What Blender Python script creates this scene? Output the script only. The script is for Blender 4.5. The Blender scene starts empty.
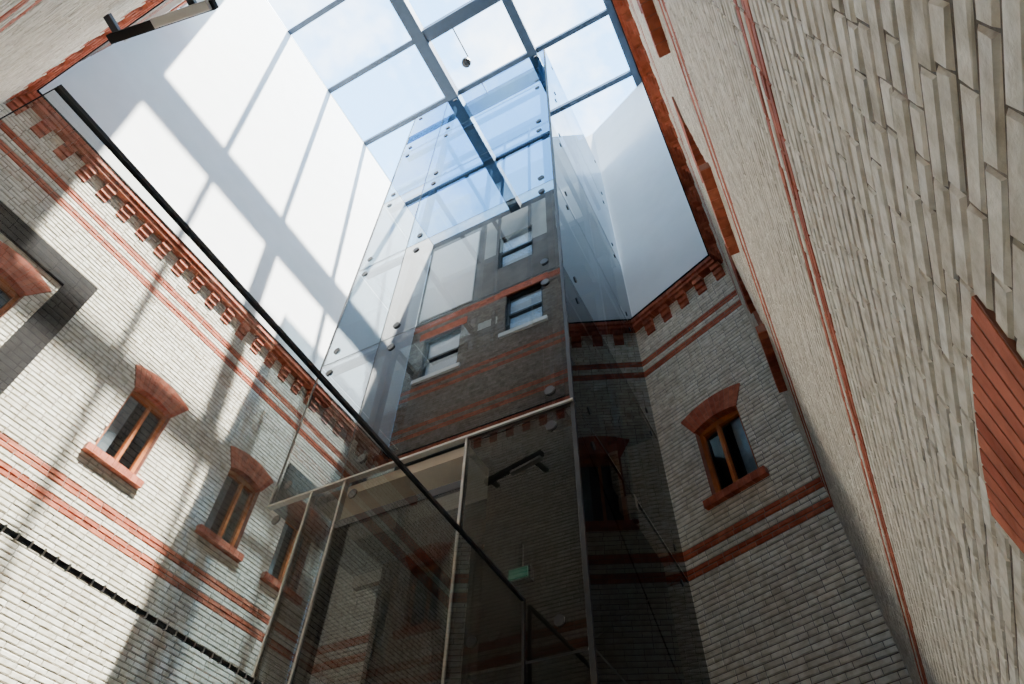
import bpy, math, random
from mathutils import Matrix, Vector
random.seed(7)
EYE=1.6   # all heights below are measured from eye level; EYE is added when meshes are built

# ------------------------------------------------------------------ materials
def newmat(name):
    m=bpy.data.materials.new(name); m.use_nodes=True
    nt=m.node_tree; nt.nodes.clear()
    out=nt.nodes.new('ShaderNodeOutputMaterial')
    return m,nt,out
def principled(name,col,rough=.6,metal=0.0,var=0.0,scale=6.0,bump=0.0,bscale=40,emit=None,estr=0,spec=.5):
    m,nt,out=newmat(name)
    b=nt.nodes.new('ShaderNodeBsdfPrincipled')
    b.inputs['Roughness'].default_value=rough; b.inputs['Metallic'].default_value=metal
    b.inputs['Specular IOR Level'].default_value=spec
    nt.links.new(b.outputs[0],out.inputs[0])
    tc=nt.nodes.new('ShaderNodeTexCoord')
    n=nt.nodes.new('ShaderNodeTexNoise'); n.inputs['Scale'].default_value=scale; n.inputs['Detail'].default_value=6
    nt.links.new(tc.outputs['Object'],n.inputs['Vector'])
    r=nt.nodes.new('ShaderNodeValToRGB')
    r.color_ramp.elements[0].position=.3; r.color_ramp.elements[1].position=.7
    r.color_ramp.elements[0].color=tuple(c*(1-var) for c in col)+(1,)
    r.color_ramp.elements[1].color=tuple(min(1,c*(1+var)) for c in col)+(1,)
    nt.links.new(n.outputs['Fac'],r.inputs[0]); nt.links.new(r.outputs[0],b.inputs['Base Color'])
    if bump:
        n2=nt.nodes.new('ShaderNodeTexNoise'); n2.inputs['Scale'].default_value=bscale; n2.inputs['Detail'].default_value=5
        nt.links.new(tc.outputs['Object'],n2.inputs['Vector'])
        bp=nt.nodes.new('ShaderNodeBump'); bp.inputs['Strength'].default_value=bump; bp.inputs['Distance'].default_value=.02
        nt.links.new(n2.outputs['Fac'],bp.inputs['Height']); nt.links.new(bp.outputs[0],b.inputs['Normal'])
    if emit:
        b.inputs['Emission Color'].default_value=emit+(1,); b.inputs['Emission Strength'].default_value=estr
    return m
def brickmat(name,c0,c1,dirt,bump=.6,bs=18,dist=.014,ds=9):
    m,nt,out=newmat(name)
    b=nt.nodes.new('ShaderNodeBsdfPrincipled'); b.inputs['Roughness'].default_value=.75
    b.inputs['Specular IOR Level'].default_value=.3
    nt.links.new(b.outputs[0],out.inputs[0])
    at=nt.nodes.new('ShaderNodeAttribute'); at.attribute_name='bvar'
    r=nt.nodes.new('ShaderNodeValToRGB')
    r.color_ramp.elements[0].color=c0+(1,); r.color_ramp.elements[1].color=c1+(1,)
    nt.links.new(at.outputs['Fac'],r.inputs[0])
    tc=nt.nodes.new('ShaderNodeTexCoord')
    n=nt.nodes.new('ShaderNodeTexNoise'); n.inputs['Scale'].default_value=ds; n.inputs['Detail'].default_value=8
    nt.links.new(tc.outputs['Object'],n.inputs['Vector'])
    r2=nt.nodes.new('ShaderNodeValToRGB')
    r2.color_ramp.elements[0].position=.33; r2.color_ramp.elements[1].position=.6
    r2.color_ramp.elements[0].color=(dirt,dirt*.96,dirt*.88,1); r2.color_ramp.elements[1].color=(1,1,1,1)
    nt.links.new(n.outputs['Fac'],r2.inputs[0])
    mx=nt.nodes.new('ShaderNodeMix'); mx.data_type='RGBA'; mx.blend_type='MULTIPLY'; mx.inputs[0].default_value=1
    nt.links.new(r.outputs[0],mx.inputs[6]); nt.links.new(r2.outputs[0],mx.inputs[7])
    nt.links.new(mx.outputs[2],b.inputs['Base Color'])
    n2=nt.nodes.new('ShaderNodeTexNoise'); n2.inputs['Scale'].default_value=bs; n2.inputs['Detail'].default_value=7
    nt.links.new(tc.outputs['Object'],n2.inputs['Vector'])
    bp=nt.nodes.new('ShaderNodeBump'); bp.inputs['Strength'].default_value=bump; bp.inputs['Distance'].default_value=dist
    nt.links.new(n2.outputs['Fac'],bp.inputs['Height']); nt.links.new(bp.outputs[0],b.inputs['Normal'])
    return m
def glassmat(name,tint,f0=.05,rough=0.0,power=5.0,refl=(1,1,1)):
    m,nt,out=newmat(name)
    tr=nt.nodes.new('ShaderNodeBsdfTransparent'); tr.inputs[0].default_value=tint+(1,)
    gl=nt.nodes.new('ShaderNodeBsdfGlossy'); gl.inputs['Roughness'].default_value=rough; gl.inputs[0].default_value=refl+(1,)
    lw=nt.nodes.new('ShaderNodeLayerWeight'); lw.inputs[0].default_value=.5
    p=nt.nodes.new('ShaderNodeMath'); p.operation='POWER'; p.inputs[1].default_value=power
    nt.links.new(lw.outputs['Facing'],p.inputs[0])
    ma=nt.nodes.new('ShaderNodeMath'); ma.operation='MULTIPLY_ADD'; ma.inputs[1].default_value=1-f0; ma.inputs[2].default_value=f0
    nt.links.new(p.outputs[0],ma.inputs[0])
    mx=nt.nodes.new('ShaderNodeMixShader')
    nt.links.new(ma.outputs[0],mx.inputs[0]); nt.links.new(tr.outputs[0],mx.inputs[1]); nt.links.new(gl.outputs[0],mx.inputs[2])
    nt.links.new(mx.outputs[0],out.inputs[0])
    return m

M={}
M['white']=brickmat('painted_white_brick',(.74,.68,.58),(.92,.87,.77),.75)
M['whiteR']=brickmat('painted_white_brick_close',(.76,.69,.58),(.93,.87,.76),.68,.6,30,.010,14)
M['brown']=brickmat('darkened_brown_brick',(.22,.19,.165),(.32,.285,.25),.65)  # rear wall brick, darkened in colour to dim its reflection in the lift glass
M['red']=brickmat('red_brick',(.44,.10,.05),(.62,.18,.10),.65)
M['mortar']=principled('dark_mortar',(.21,.18,.15),.9,var=.35,scale=12,bump=.3)
M['mortarR']=principled('grey_mortar',(.18,.145,.11),.9,var=.5,scale=7,bump=.4)
M['redmortar']=principled('red_mortar',(.30,.13,.09),.9,var=.2)
M['plaster']=principled('white_plaster',(.80,.80,.79),.85,var=.03,scale=2,bump=.1)
M['gplaster']=principled('darkened_plaster',(.15,.14,.13),.85,var=.4,scale=1.2,bump=.1)  # rear upper plaster, coloured dark so the shaft reflects it less brightly
M['wood']=principled('orange_window_wood',(.48,.14,.03),.5,var=.2,scale=5)
M['dark']=principled('dark_steel',(.035,.037,.042),.4,.6,var=.1)
M['black']=principled('black_rubber',(.01,.01,.011),.5,var=.1)
M['grey']=principled('grey_steel_surround',(.013,.011,.011),.8,.0,var=.1,spec=.1)
M['sky_steel']=principled('skylight_steel',(.04,.06,.09),.45,.4,var=.1)
M['alu']=principled('aluminium_mullion',(.40,.38,.35),.4,.5,var=.05)
M['core']=principled('dark_panel_and_shade',(.05,.05,.048),.5,.1,var=.15,scale=2)
M['beige']=principled('beige_soffit',(.50,.44,.36),.8,var=.05)
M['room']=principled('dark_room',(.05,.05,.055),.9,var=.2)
M['curtain']=principled('grey_curtain',(.38,.42,.44),.9,var=.3,scale=3)
M['blind']=principled('pale_blind',(.66,.70,.74),.8,var=.05)
M['floor']=principled('stone_floor',(.58,.55,.50),.6,var=.1,scale=1.5)
M['green']=principled('exit_green',(.04,.22,.13),.5,emit=(.1,.7,.45),estr=.25)
M['g_win']=glassmat('window_glass',(.65,.7,.72),.06,refl=(.7,.8,.85))
M['g_winb']=glassmat('coated_window_glass',(.8,.85,.9),.10)
M['g_sky']=glassmat('skylight_glass',(.88,.94,.98),.03)
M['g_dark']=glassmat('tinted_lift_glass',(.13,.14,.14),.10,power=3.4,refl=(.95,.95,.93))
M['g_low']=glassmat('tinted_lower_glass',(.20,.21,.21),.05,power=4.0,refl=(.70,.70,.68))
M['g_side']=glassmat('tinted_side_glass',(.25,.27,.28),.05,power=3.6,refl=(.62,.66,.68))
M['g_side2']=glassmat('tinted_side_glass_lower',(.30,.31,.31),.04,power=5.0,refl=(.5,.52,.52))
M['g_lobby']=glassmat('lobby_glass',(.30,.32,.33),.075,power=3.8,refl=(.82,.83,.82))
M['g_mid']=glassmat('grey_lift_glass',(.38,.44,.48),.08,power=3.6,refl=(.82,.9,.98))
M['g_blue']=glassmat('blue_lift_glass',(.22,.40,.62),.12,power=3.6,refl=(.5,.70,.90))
M['g_clear']=glassmat('clear_screen_glass',(.68,.69,.66),.07,power=4.2)

# ------------------------------------------------------------------ builder
class B:
    def __init__(s,name):
        s.name=name; s.v=[]; s.f=[]; s.m=[]; s.a=[]; s.mats=[]
    def mi(s,k):
        if k not in s.mats: s.mats.append(k)
        return s.mats.index(k)
    def poly(s,pts,k,a=.5):
        i=len(s.v); s.v+=pts; s.f.append(tuple(range(i,i+len(pts)))); s.m.append(s.mi(k)); s.a.append(a)
    def hexa(s,p,k,a=.5,back=True):
        i=len(s.v); s.v+=p
        fs=[(4,5,6,7),(0,1,5,4),(1,2,6,5),(2,3,7,6),(3,0,4,7)]
        if back: fs.append((3,2,1,0))
        m=s.mi(k)
        for f in fs:
            s.f.append(tuple(i+q for q in f)); s.m.append(m); s.a.append(a)
    def done(s,parent=None,bevel=0):
        me=bpy.data.meshes.new(s.name)
        me.from_pydata([(x,y,z+EYE) for x,y,z in s.v],[],s.f)
        for k in s.mats: me.materials.append(M[k])
        me.polygons.foreach_set('material_index',s.m)
        at=me.attributes.new('bvar','FLOAT','FACE'); at.data.foreach_set('value',s.a)
        me.update()
        o=bpy.data.objects.new(s.name,me); bpy.context.collection.objects.link(o)
        if parent: o.parent=parent
        if bevel:
            md=o.modifiers.new('bevel','BEVEL'); md.width=bevel; md.segments=2
        return o
class F:
    def __init__(s,o,t,n):
        s.o=o; l=math.hypot(*t); s.t=(t[0]/l,t[1]/l); l=math.hypot(*n); s.n=(n[0]/l,n[1]/l)
    def p(s,u,z,d):
        return (s.o[0]+u*s.t[0]+d*s.n[0], s.o[1]+u*s.t[1]+d*s.n[1], z)
def fbox(b,f,u0,u1,z0,z1,d0,d1,k,a=.5):
    P=f.p
    b.hexa([P(u0,z0,d0),P(u1,z0,d0),P(u1,z1,d0),P(u0,z1,d0),P(u0,z0,d1),P(u1,z0,d1),P(u1,z1,d1),P(u0,z1,d1)],k,a)
W0=F((0,0),(1,0),(0,1))   # u=x d=y
def box(b,x0,x1,y0,y1,z0,z1,k,a=.5): fbox(b,W0,x0,x1,z0,z1,y0,y1,k,a)
def bar(b,A,C,r,k):
    A=Vector(A);C=Vector(C);d=(C-A).normalized()
    s=d.cross(Vector((0,0,1))) if abs(d.z)<.9 else d.cross(Vector((1,0,0)))
    s.normalize(); t=d.cross(s)
    q=[(s+t)*r,(s-t)*r,(-s-t)*r,(t-s)*r]
    b.hexa([tuple(A+v) for v in q]+[tuple(C+v) for v in q],k)

def inband(z,bands):
    return any(a<=z<=c for a,c in bands)
def brickwall(name,f,u0,u1,z0,z1,ops,bands,dep=.013,thick=.35,J=.012,e=.010,jit=1.0,CH=.082,BL=.27,wm='white',mm='mortar'):
    b=B(name)
    us=sorted(set([u0,u1]+[o[0] for o in ops]+[o[1] for o in ops]))
    us=[u for u in us if u0<=u<=u1]
    for a,c in zip(us[:-1],us[1:]):
        mid=(a+c)/2; segs=[(z0,z1)]
        for o in ops:
            if o[0]<mid<o[1]:
                ns=[]
                for s in segs:
                    if o[3]<=s[0] or o[2]>=s[1]: ns.append(s); continue
                    if o[2]>s[0]: ns.append((s[0],o[2]))
                    if o[3]<s[1]: ns.append((o[3],s[1]))
                segs=ns
        for s in segs:
            fbox(b,f,a,c,s[0],s[1],-thick,0,mm)
    n=int((z1-z0)/CH); P=f.p
    r=lambda q: random.uniform(-q,q)*jit
    for i in range(n):
        za=z0+i*CH+J/2; zb=za+CH-J; zc=(za+zb)/2
        mat='red' if inband(zc,bands) else wm
        u=u0-(BL*.5 if i%2 else 0)-random.random()*.03
        while u<u1:
            L=BL*(1 if random.random()<.8 else .5)
            a=max(u,u0); c=min(u+L-J*.7,u1); u+=L
            ivs=[(a,c)]
            for o in ops:
                if o[2]<zc<o[3]:
                    ns=[]
                    for s in ivs:
                        if o[1]<=s[0] or o[0]>=s[1]: ns.append(s); continue
                        if o[0]>s[0]: ns.append((s[0],o[0]))
                        if o[1]<s[1]: ns.append((o[1],s[1]))
                    ivs=ns
            for (a,c) in ivs:
                if c-a<.03: continue
                d=dep*(1+r(.3)); ey=min(e,.005)
                b.hexa([P(a,za,0),P(c,za,0),P(c,zb,0),P(a,zb,0),
                        P(a+ey+r(.003),za+e+r(.005),d+r(.0015)),P(c-ey+r(.003),za+e+r(.005),d+r(.0015)),
                        P(c-ey+r(.003),zb-e+r(.005),d+r(.0015)),P(a+ey+r(.003),zb-e+r(.005),d+r(.0015))],mat,random.random(),back=False)
    return b.done()

def window_parts(name,f,uc,zs,hw=.42,h=1.4,proud=.03,rise=.09,T=.42,flare=.05):
    """zs = top of sill. opening zs..zs+h + arch rise"""
    b=B(name); P=f.p
    sp=zs+h
    D=.30
    fbox(b,f,uc-hw-.02,uc-hw+.01,zs,sp+.02,-D,.0,'redmortar')
    fbox(b,f,uc+hw-.01,uc+hw+.02,zs,sp+.02,-D,.0,'redmortar')
    q=-.9
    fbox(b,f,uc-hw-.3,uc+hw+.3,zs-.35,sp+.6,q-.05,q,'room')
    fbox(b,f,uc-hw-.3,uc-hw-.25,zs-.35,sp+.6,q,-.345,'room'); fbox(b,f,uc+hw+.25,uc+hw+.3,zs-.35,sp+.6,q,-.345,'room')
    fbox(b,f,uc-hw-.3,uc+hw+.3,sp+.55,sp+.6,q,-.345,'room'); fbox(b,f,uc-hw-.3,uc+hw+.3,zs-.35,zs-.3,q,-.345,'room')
    fbox(b,f,uc-hw,uc-hw*.3,zs+.05,sp+.1,-.25,-.22,'curtain')
    nb=9; w=(2*hw+.26)/nb
    for i in range(nb):
        a=uc-hw-.13+i*w
        fbox(b,f,a+.004,a+w-.004,zs-.13,zs+random.uniform(-.004,.004),-.05,.11,'red',random.random())
    fbox(b,f,uc-hw-.13,uc+hw+.13,zs-.12,zs-.01,-.15,.10,'redmortar')
    fbox(b,f,uc-hw,uc+hw,zs-.02,zs+.02,-D,-.05,'red')
    R=(hw*hw+rise*rise)/(2*rise); th=math.asin(hw/R); cz=sp+rise-R
    N=12
    def pt(a,r,d):
        return P(uc+r*math.sin(a)*(1+(r-R)*flare/T),cz+r*math.cos(a),d)
    k=1.02
    for i in range(N):
        g=.003*min(1,2/R)
        a0=-th*k+2*th*k*i/N+g; a1=-th*k+2*th*k*(i+1)/N-g
        b.hexa([pt(a0,R,-D),pt(a1,R,-D),pt(a1,R+T,-D),pt(a0,R+T,-D),pt(a0,R,proud),pt(a1,R,proud),pt(a1,R+T,proud),pt(a0,R+T,proud)],'red',random.random())
        a0-=g;a1+=g
        pm=proud-min(.008,proud*.15)
        b.hexa([pt(a0,R+.003,-D),pt(a1,R+.003,-D),pt(a1,R+T-.003,-D),pt(a0,R+T-.003,-D),pt(a0,R+.003,pm),pt(a1,R+.003,pm),pt(a1,R+T-.003,pm),pt(a0,R+T-.003,pm)],'redmortar')
    d0,d1=-.2,-.11; fw=.07
    fbox(b,f,uc-hw,uc-hw+fw,zs,sp+.04,d0,d1,'wood')
    fbox(b,f,uc+hw-fw,uc+hw,zs,sp+.04,d0,d1,'wood')
    fbox(b,f,uc-hw,uc+hw,zs,zs+fw,d0,d1,'wood')
    fbox(b,f,uc-hw,uc+hw,sp-.03,sp+rise,d0,d1,'wood')
    fbox(b,f,uc+.03,uc+.08,zs+fw,sp,d0,d1+.015,'wood')
    b.poly([P(uc-hw+fw,zs+fw,-.17),P(uc+hw-fw,zs+fw,-.17),P(uc+hw-fw,sp,-.17),P(uc-hw+fw,sp,-.17)],'g_win')
    return b.done()
def opening(uc,zs,hw=.42,h=1.4,rise=.09): return (uc-hw,uc+hw,zs-.02,zs+h+rise)

def cornice(name,f,u0,u1,zt,deep=.22):
    b=B(name)
    u=u0+.05
    while u<u1-.1:
        for (z0,z1,d) in [(zt-.56,zt-.45,.04),(zt-.44,zt-.32,.08),(zt-.31,zt-.19,.13)]:
            fbox(b,f,u,min(u+.21,u1),z0,z1,0,d*deep/.22,'red',random.random())
        u+=.46
    u=u0
    while u<u1:
        c=min(u+.26,u1)
        fbox(b,f,u+.003,c-.003,zt-.18,zt-.09,0,deep*.8,'red',random.random())
        u+=.26
    u=u0
    while u<u1:
        c=min(u+.13,u1)
        fbox(b,f,u+.003,c-.003,zt-.085,zt+.02,0,deep,'red',random.random())
        u+=.13
    fbox(b,f,u0,u1,zt+.02,zt+.05,0,deep+.02,'grey')
    return b.done()

ZC=11.35; ZTOP=23.0; ZF=-EYE
fL=F((-9.45,0),(0,1),(1,0)); fR=F((.44,0),(0,1),(-1,0))
fB=F((.44,8.0),(-.925,.38),(-.38,-.925)); fB2=F((-1.78,8.912),(-1,0),(0,-1))
fK=F((0,-.85),(1,0),(0,1))
def bands(*zs):
    r=[]
    for z in zs: r+=[(z,z+.165),(z+.33,z+.495)]
    return r
zl=6.65; zb=6.25
Lw=[(1.05,zl),(4.05,zl),(6.42,zl),(8.1,zl)]
brickwall('wall_left',fL,-.85,8.9,ZF,ZC-.1,[opening(u,z) for u,z in Lw],bands(5.55,10.0,1.2))
Rw=[(1.45,6.2),(3.75,6.2),(6.05,6.2)]
rarch=(1.36,-.80)
brickwall('wall_right',fR,-.85,8.0,ZF,ZC-.1,[opening(u,z) for u,z in Rw]+[opening(rarch[0],rarch[1],.25,1.4,.025)],bands(5.1,9.7)+[(2.33,2.40),(2.50,2.57)],dep=.006,J=.010,e=.007,jit=.9,CH=.062,BL=.22,wm='whiteR',mm='mortarR')
Bw=[(1.22,zb)]
brickwall('wall_back',fB,0,2.4,ZF,ZC-.1,[opening(u,z,.44) for u,z in Bw],bands(5.2,9.75,1.0))
brickwall('wall_back_inner',fB2,0,7.67,ZF,ZC-.1,[],bands(5.2,9.75,1.0))
Kw=[(-7.6,6.4)]
brickwall('wall_rear',fK,-9.45,.44,ZF,ZC-.1,[opening(u,z) for u,z in Kw],bands(5.3,1.0))
i=1
wins=[]
for u,z in Lw: wins.append(window_parts('window_%d'%i,fL,u,z)); i+=1
for u,z in Rw: window_parts('window_%d'%i,fR,u,z,proud=.03); i+=1
window_parts('window_%d'%i,fR,rarch[0],rarch[1],.25,1.4,.014,.025,.40,.12); i+=1
for u,z in Bw: window_parts('window_%d'%i,fB,u,z,.44); i+=1
for u,z in Kw: window_parts('window_%d'%i,fK,u,z); i+=1
cornice('trim_1',fL,-.85,8.9,ZC,.2); cornice('trim_2',fR,-.85,8.0,ZC,.20)
cornice('trim_3',fB,0,2.4,ZC); cornice('trim_4',fK,-9.45,.44,ZC,.10); cornice('trim_5',fB2,0,7.67,ZC)

# upper plaster storeys
def plaster(name,f,u0,u1,ops=(),mat='plaster',zl=ZC-.1):
    b=B(name)
    us=sorted(set([u0,u1]+[o[0] for o in ops]+[o[1] for o in ops]))
    for a,c in zip(us[:-1],us[1:]):
        mid=(a+c)/2; segs=[(zl,ZTOP)]
        for o in ops:
            if o[0]<mid<o[1]:
                ns=[]
                for s in segs:
                    if o[3]<=s[0] or o[2]>=s[1]: ns.append(s); continue
                    ns+= [(s[0],o[2]),(o[3],s[1])]
                segs=ns
        for s in segs:
            fbox(b,f,a,c,s[0],s[1],-.35,-.01,mat)
    return b
plaster('wall_left_upper',fL,-.85,8.9).done()
plaster('wall_right_upper',fR,-.85,8.0).done()
plaster('wall_back_upper',fB,0,2.4).done()
plaster('wall_back_inner_upper',fB2,0,7.67).done()
klow=[(-8.9,-7.5,14.4,16.4),(-5.9,-4.6,15.0,17.0)]
khigh=[(-6.3,-4.9,18.9,21.0)]
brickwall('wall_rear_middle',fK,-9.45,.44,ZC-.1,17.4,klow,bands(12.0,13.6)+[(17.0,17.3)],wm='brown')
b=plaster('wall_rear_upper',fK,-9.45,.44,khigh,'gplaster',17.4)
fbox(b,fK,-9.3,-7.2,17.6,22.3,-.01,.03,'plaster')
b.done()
for o in klow+khigh:
    b=B('window_%d'%i); i+=1
    a,c,z0,z1=o; w=.08
    fbox(b,fK,a,a+w,z0,z1,-.2,-.08,'dark');fbox(b,fK,c-w,c,z0,z1,-.2,-.08,'dark')
    fbox(b,fK,a,c,z0,z0+w,-.2,-.08,'dark');fbox(b,fK,a,c,z1-w,z1,-.2,-.08,'dark')
    fbox(b,fK,a,c,(z0+z1)/2-w/2,(z0+z1)/2+w/2,-.2,-.08,'dark')
    b.poly([fK.p(a,z0,-.15),fK.p(c,z0,-.15),fK.p(c,z1,-.15),fK.p(a,z1,-.15)],'g_winb')
    fbox(b,fK,a,c,z0,z1,-.24,-.22,'blind')
    if z0<17.4:
        fbox(b,fK,a-.15,c+.15,z0-.15,z0,-.05,.10,'plaster'); fbox(b,fK,a-.2,c+.2,z1,z1+.35,-.3,.03,'red')
    b.done()

b=B('floor')
box(b,-9.9,.9,-1.3,9.6,ZF-.2,ZF,'floor'); b.done()

# steel box surround of the first left window (part of that window)
b=B('steel_surround')
y0,y1,z0,z1,w=-.05,2.15,6.1,9.08,.42
for (a,c,e,g) in [(y0,y1,z1-w,z1),(y0,y1,z0,z0+w*.6),(y0,y0+w,z0+w*.6,z1-w),(y1-w,y1,z0+w*.6,z1-w)]:
    fbox(b,fL,a,c,e,g,.012,.07,'grey')
b.done(wins[0])

# ------------------------------------------------------------------ skylight
b=B('skylight')
x0,x1,ya,yb=-9.8,.6,-1.1,9.6
def beam(xa,xb,y_a,y_b,z_a,z_b): box(b,xa,xb,y_a,y_b,z_a,z_b,'sky_steel')
beam(-9.8,-9.53,ya,yb,ZTOP-.05,ZTOP+.25)
beam(-5.82,-5.40,ya,yb,ZTOP-.35,ZTOP+.2)
beam(-2.66,-2.36,ya,yb,ZTOP-.15,ZTOP+.2)
beam(.22,.6,ya,yb,ZTOP-.05,ZTOP+.25)
for k in range(6):
    y=-1.0+2.15*k
    beam(x0,x1,y-.08,y+.08,ZTOP+.0,ZTOP+.2)
beam(-5.6,-2.5,3.10,3.50,ZTOP-.3,ZTOP+.15)
beam(-5.6,-2.5,7.45,7.75,ZTOP-.3,ZTOP+.15)
beam(x0,x1,ya-.1,ya+.1,ZTOP-.05,ZTOP+.25)
b.poly([(x0,ya,ZTOP+.17),(x1,ya,ZTOP+.17),(x1,yb,ZTOP+.17),(x0,yb,ZTOP+.17)],'g_sky')
b.done()

# ------------------------------------------------------------------ glass lift shaft
def empty(n):
    e=bpy.data.objects.new(n,None); bpy.context.collection.objects.link(e); return e
shaft=empty('glass_elevator_shaft')
XL,XM,XR=-6.2,-5.02,-1.78; YF,YB=4.7,8.86
seams=[5.17,8.0,10.95,13.9,16.8,19.6]
b=B('glass_front')
g=.012
def pane(xa,xb,za,zb,k,y=YF): b.poly([(xa+g,y,za+g),(xb-g,y,za+g),(xb-g,y,zb-g),(xa+g,y,zb-g)],k)
for a,c in zip(seams[:-1],seams[1:]):
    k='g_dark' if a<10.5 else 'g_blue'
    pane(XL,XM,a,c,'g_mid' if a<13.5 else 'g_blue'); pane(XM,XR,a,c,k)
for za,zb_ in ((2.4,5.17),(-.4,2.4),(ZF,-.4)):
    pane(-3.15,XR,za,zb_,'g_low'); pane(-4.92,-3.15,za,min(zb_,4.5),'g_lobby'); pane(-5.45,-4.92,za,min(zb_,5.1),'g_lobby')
b.done(shaft)
b=B('glass_sides')
def spane(x,ya,yb,za,zb,k): b.poly([(x,ya+g,za+g),(x,yb-g,za+g),(x,yb-g,zb-g),(x,ya+g,zb-g)],k)
lv=[ZF,-.4,2.4]+seams
for a,c in zip(lv[:-1],lv[1:]):
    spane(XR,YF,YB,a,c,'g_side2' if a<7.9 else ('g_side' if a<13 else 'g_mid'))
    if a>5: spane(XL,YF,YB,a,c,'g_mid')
b.done(shaft)
b=B('glass_roof'); b.poly([(XL,YF,19.6),(XR,YF,19.6),(XR,YB,19.6),(XL,YB,19.6)],'g_mid'); b.done(shaft)
b=B('seam_frames')
for z in seams:
    box(b,XL,XR,YF+.005,YF+.03,z-.018,z+.018,'black')
    box(b,XR-.03,XR-.005,YF,YB,z-.012,z+.012,'black')
box(b,XR-.04,XR+.006,YF-.006,YF+.03,ZF,19.6,'black')
box(b,XM-.014,XM+.014,YF+.005,YF+.03,5.17,19.6,'black')
box(b,XL-.006,XL+.03,YF-.006,YF+.03,5.17,19.6,'black')
b.done(shaft)
b=B('mullions')
box(b,XL,XR,YF-.03,YF+.05,5.15,5.18,'alu')
for x,w in ((-5.45,.014),(-4.92,.014),(-3.15,.014)):
    box(b,x-w,x+w,YF-.02,YF+.06,ZF,5.15,'alu')
box(b,-4.92,-3.15,YF-.01,YF+.05,4.44,4.54,'dark')
box(b,-4.90,-4.78,YF+.02,YF+.10,ZF,4.5,'dark'); box(b,-4.0,-3.9,YF+.02,YF+.10,ZF,4.5,'dark')
b.done(shaft)
b=B('point_fixings')
def disc(cx,cy,cz,r,h,axis):
    n=14; A=[];C=[]
    for q in range(n):
        t=2*math.pi*q/n
        if axis=='y': A.append((cx+r*math.cos(t),cy-h,cz+r*math.sin(t)));C.append((cx+r*math.cos(t),cy,cz+r*math.sin(t)))
        else: A.append((cx+h,cy+r*math.cos(t),cz+r*math.sin(t)));C.append((cx,cy+r*math.cos(t),cz+r*math.sin(t)))
    b.poly(A,'black'); b.poly(C,'black')
    for q in range(n):
        r2=(q+1)%n; b.poly([A[q],A[r2],C[r2],C[q]],'black')
for z in seams:
    for dz in (-.28,.28):
        if z>19 and dz>0: continue
        for x in (XR-.28,XM+.28,XL+.25): disc(x,YF,z+dz,.065,.02,'y')
        for y in (YF+.5,YB-.5): disc(XR,y,z+dz,.05,.012,'x')
for z in (2.4-.28,2.4+.28):
    disc(XR-.28,YF,z,.05,.015,'y'); disc(-2.9,YF,z,.05,.015,'y')
b.done(shaft)
b=B('lift_core')
box(b,-4.7,-2.3,5.3,7.4,5.35,7.7,'core')
box(b,-4.6,-2.4,5.28,5.31,5.7,7.4,'dark')
box(b,-3.1,-2.0,5.15,8.4,ZF,5.25,'core')
for z in (8.1,10.95,13.9):
    box(b,XL+.1,XR-.1,7.2,YB-.1,z-.15,z+.1,'core')
box(b,-5.0,-1.9,8.3,8.45,7.7,13.8,'core')  # dark sheet added to stand in for shade on the wall behind
for z in (8,10.95,13.8,16.8):
    box(b,XL+.1,XR-.1,YF+.12,YF+.24,z-.05,z+.05,'dark')
    for x in (-4.9,-2.0): box(b,x-.05,x+.05,YF+.2,YB-.2,z-.05,z+.05,'dark')
for x in (-4.9,-2.0):
    box(b,x-.06,x+.06,YF+.15,YF+.28,5.2,19.4,'dark')
    box(b,x-.06,x+.06,7.1,7.22,5.2,19.4,'dark')
for x in (-3.9,-3.1): box(b,x-.03,x+.03,6.3,6.36,7.7,19.0,'dark')
b.done(shaft)
b=B('bracing_cables')
bar(b,(XR-.06,YF+.1,5.1),(XR-.06,YB-.3,2.5),.008,'black'); bar(b,(XR-.06,YB-.3,5.1),(XR-.06,YF+.1,2.5),.008,'black')
bar(b,(XR-.06,YF+.1,2.3),(XR-.06,YB-.3,-.3),.008,'black')
b.done(shaft)
b=B('entrance_soffit')
box(b,-5.42,-3.17,YF+.08,5.6,4.98,5.12,'beige')
box(b,-5.42,-3.17,5.6,6.6,4.98,5.12,'core')  # inner part of the soffit coloured dark to imitate shade
box(b,XL,XR,6.6,6.7,5.0,5.2,'beige')
b.done(shaft)
for n,(xa,xb) in enumerate([(-5.35,-4.3),(-4.3,-3.2)]):
    b=B('door_%d'%(n+1)); y=6.2; w=.07
    box(b,xa,xa+w,y,y+.08,ZF,4.95,'dark'); box(b,xb-w,xb,y,y+.08,ZF,4.95,'dark')
    box(b,xa+w,xb-w,y,y+.08,4.8,4.95,'dark'); box(b,xa+w,xb-w,y,y+.08,3.0,3.1,'dark')
    box(b,xa+w,xb-w,y,y+.08,ZF,ZF+.2,'dark')
    b.poly([(xa+w,y+.04,ZF+.2),(xb-w,y+.04,ZF+.2),(xb-w,y+.04,4.8),(xa+w,y+.04,4.8)],'g_dark')
    box(b,xb-w-.06,xb-w-.03,y-.06,y-.03,ZF+.8,ZF+1.8,'alu')
    b.done()
b=B('exit_sign')
box(b,-2.66,-2.46,YF+.2,YF+.24,3.31,3.41,'green'); box(b,-2.68,-2.44,YF+.22,YF+.30,3.29,3.43,'dark')
box(b,-2.58,-2.54,YF+.25,YF+.28,3.43,3.7,'dark')
b.done()

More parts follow.
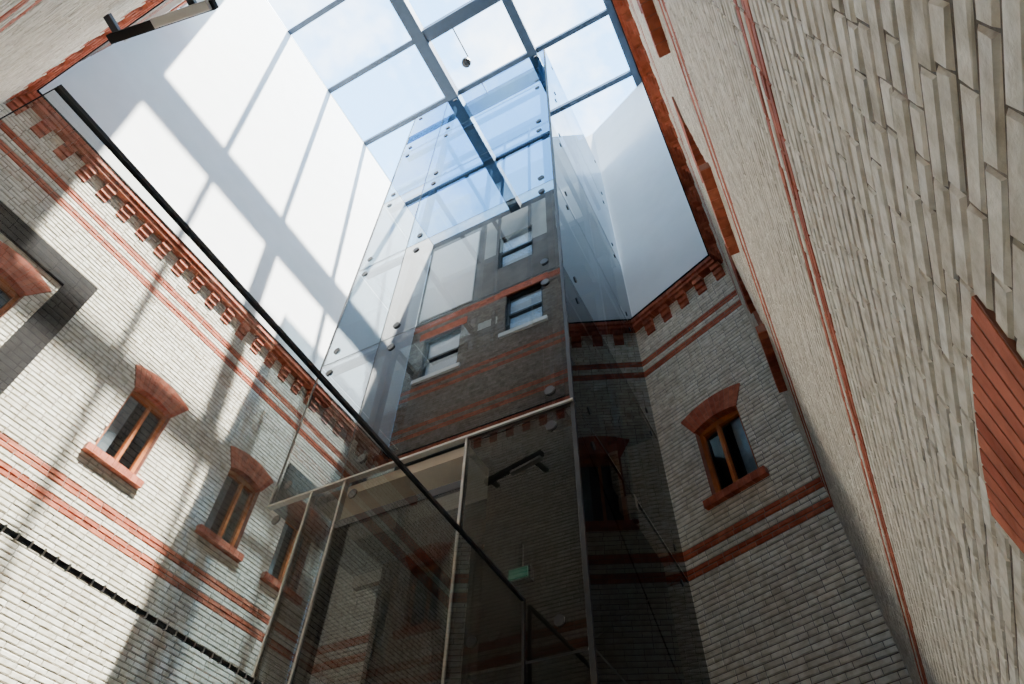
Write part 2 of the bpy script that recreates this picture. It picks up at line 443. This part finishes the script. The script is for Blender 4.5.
# ------------------------------------------------------------------ glass screen in the foreground
b=B('glass_screen_panel')
fS=F((-2.262,-.16),(-.105,4.82),(4.82,.105)); LS=4.81
b.poly([fS.p(0,ZF,0),fS.p(LS,ZF,0),fS.p(LS,2.9,0),fS.p(0,2.9,0)],'g_clear')
fbox(b,fS,0,LS,2.89,2.918,-.014,.014,'black')
fbox(b,fS,LS-.02,LS+.01,ZF,2.9,-.012,.012,'black')
fbox(b,fS,0,.005,ZF,2.9,-.006,.006,'grey')
fbox(b,fS,0,LS,1.19,1.205,-.006,.006,'black')
y=.05
while y<LS:
    fbox(b,fS,y,y+.006,1.187,1.21,-.008,.008,'alu'); y+=.05
fbox(b,fS,0,LS,ZF,ZF+.15,-.05,.05,'dark')
b.done()

# ------------------------------------------------------------------ grey box fixture on the rear wall
b=B('wall_floodlight_box')
fF=F((-6.1,-.55),(1.6,.34),(-.34,1.6))
fbox(b,fF,0,1.64,9.3,9.42,-.12,0,'grey')
fbox(b,fF,.75,1.6,9.22,9.3,-.14,-.02,'alu')
fbox(b,fF,.1,.2,9.32,9.4,-.34,-.12,'dark'); fbox(b,fF,1.3,1.4,9.32,9.4,-.62,-.12,'dark')
b.done(bevel=.008)

b=B('ceiling_spotlight')
cx,cy,cz=-4.47,4.5,22.3
n=14
prof=[(.03,0),(.10,-.03),(.16,-.14),(.15,-.26),(.05,-.3)]
rings=[[(cx+r*math.cos(2*math.pi*q/n),cy+r*math.sin(2*math.pi*q/n),cz+z) for q in range(n)] for r,z in prof]
for a,c in zip(rings[:-1],rings[1:]):
    for q in range(n): b.poly([a[q],a[(q+1)%n],c[(q+1)%n],c[q]],'black')
b.poly(rings[-1],'black')
box(b,cx-.02,cx+.02,3.45,cy+.02,ZTOP-.18,ZTOP-.14,'black')
box(b,cx-.02,cx+.02,cy-.02,cy+.02,cz,ZTOP-.14,'black')
b.done()

# ------------------------------------------------------------------ light
s=bpy.data.lights.new('sun','SUN'); s.energy=64; s.angle=math.radians(.8); s.color=(1,.94,.85)
so=bpy.data.objects.new('sun',s); bpy.context.collection.objects.link(so)
d=Vector((-1,.28,-2.16)).normalized()
so.rotation_euler=d.to_track_quat('-Z','Y').to_euler(); so.location=(6,-2,30)
w=bpy.data.worlds.new('sky'); bpy.context.scene.world=w; w.use_nodes=True
nt=w.node_tree; bg=nt.nodes['Background']
tc=nt.nodes.new('ShaderNodeTexCoord')
n=nt.nodes.new('ShaderNodeTexNoise'); n.inputs['Scale'].default_value=4.2; n.inputs['Detail'].default_value=9; n.inputs['Roughness'].default_value=.62
nt.links.new(tc.outputs['Generated'],n.inputs['Vector'])
r=nt.nodes.new('ShaderNodeValToRGB')
r.color_ramp.elements[0].position=.47; r.color_ramp.elements[1].position=.68
r.color_ramp.elements[0].color=(.25,.53,.92,1); r.color_ramp.elements[1].color=(.98,.99,1,1)
nt.links.new(n.outputs['Fac'],r.inputs[0]); nt.links.new(r.outputs[0],bg.inputs[0])
bg.inputs[1].default_value=8.2

# ------------------------------------------------------------------ camera
cam=bpy.data.cameras.new('camera'); co=bpy.data.objects.new('camera',cam); bpy.context.collection.objects.link(co)
cam.sensor_width=36; cam.lens=22.5; cam.clip_start=.02; cam.clip_end=200
right=Vector((.8864,.4627,.0170)).normalized(); back=Vector((.3024,-.5504,-.7784)).normalized()
up=back.cross(right).normalized(); right=up.cross(back).normalized()
m=Matrix((right,up,back)).transposed().to_4x4(); m.translation=Vector((0,0,EYE))
co.matrix_world=m
bpy.context.scene.camera=co
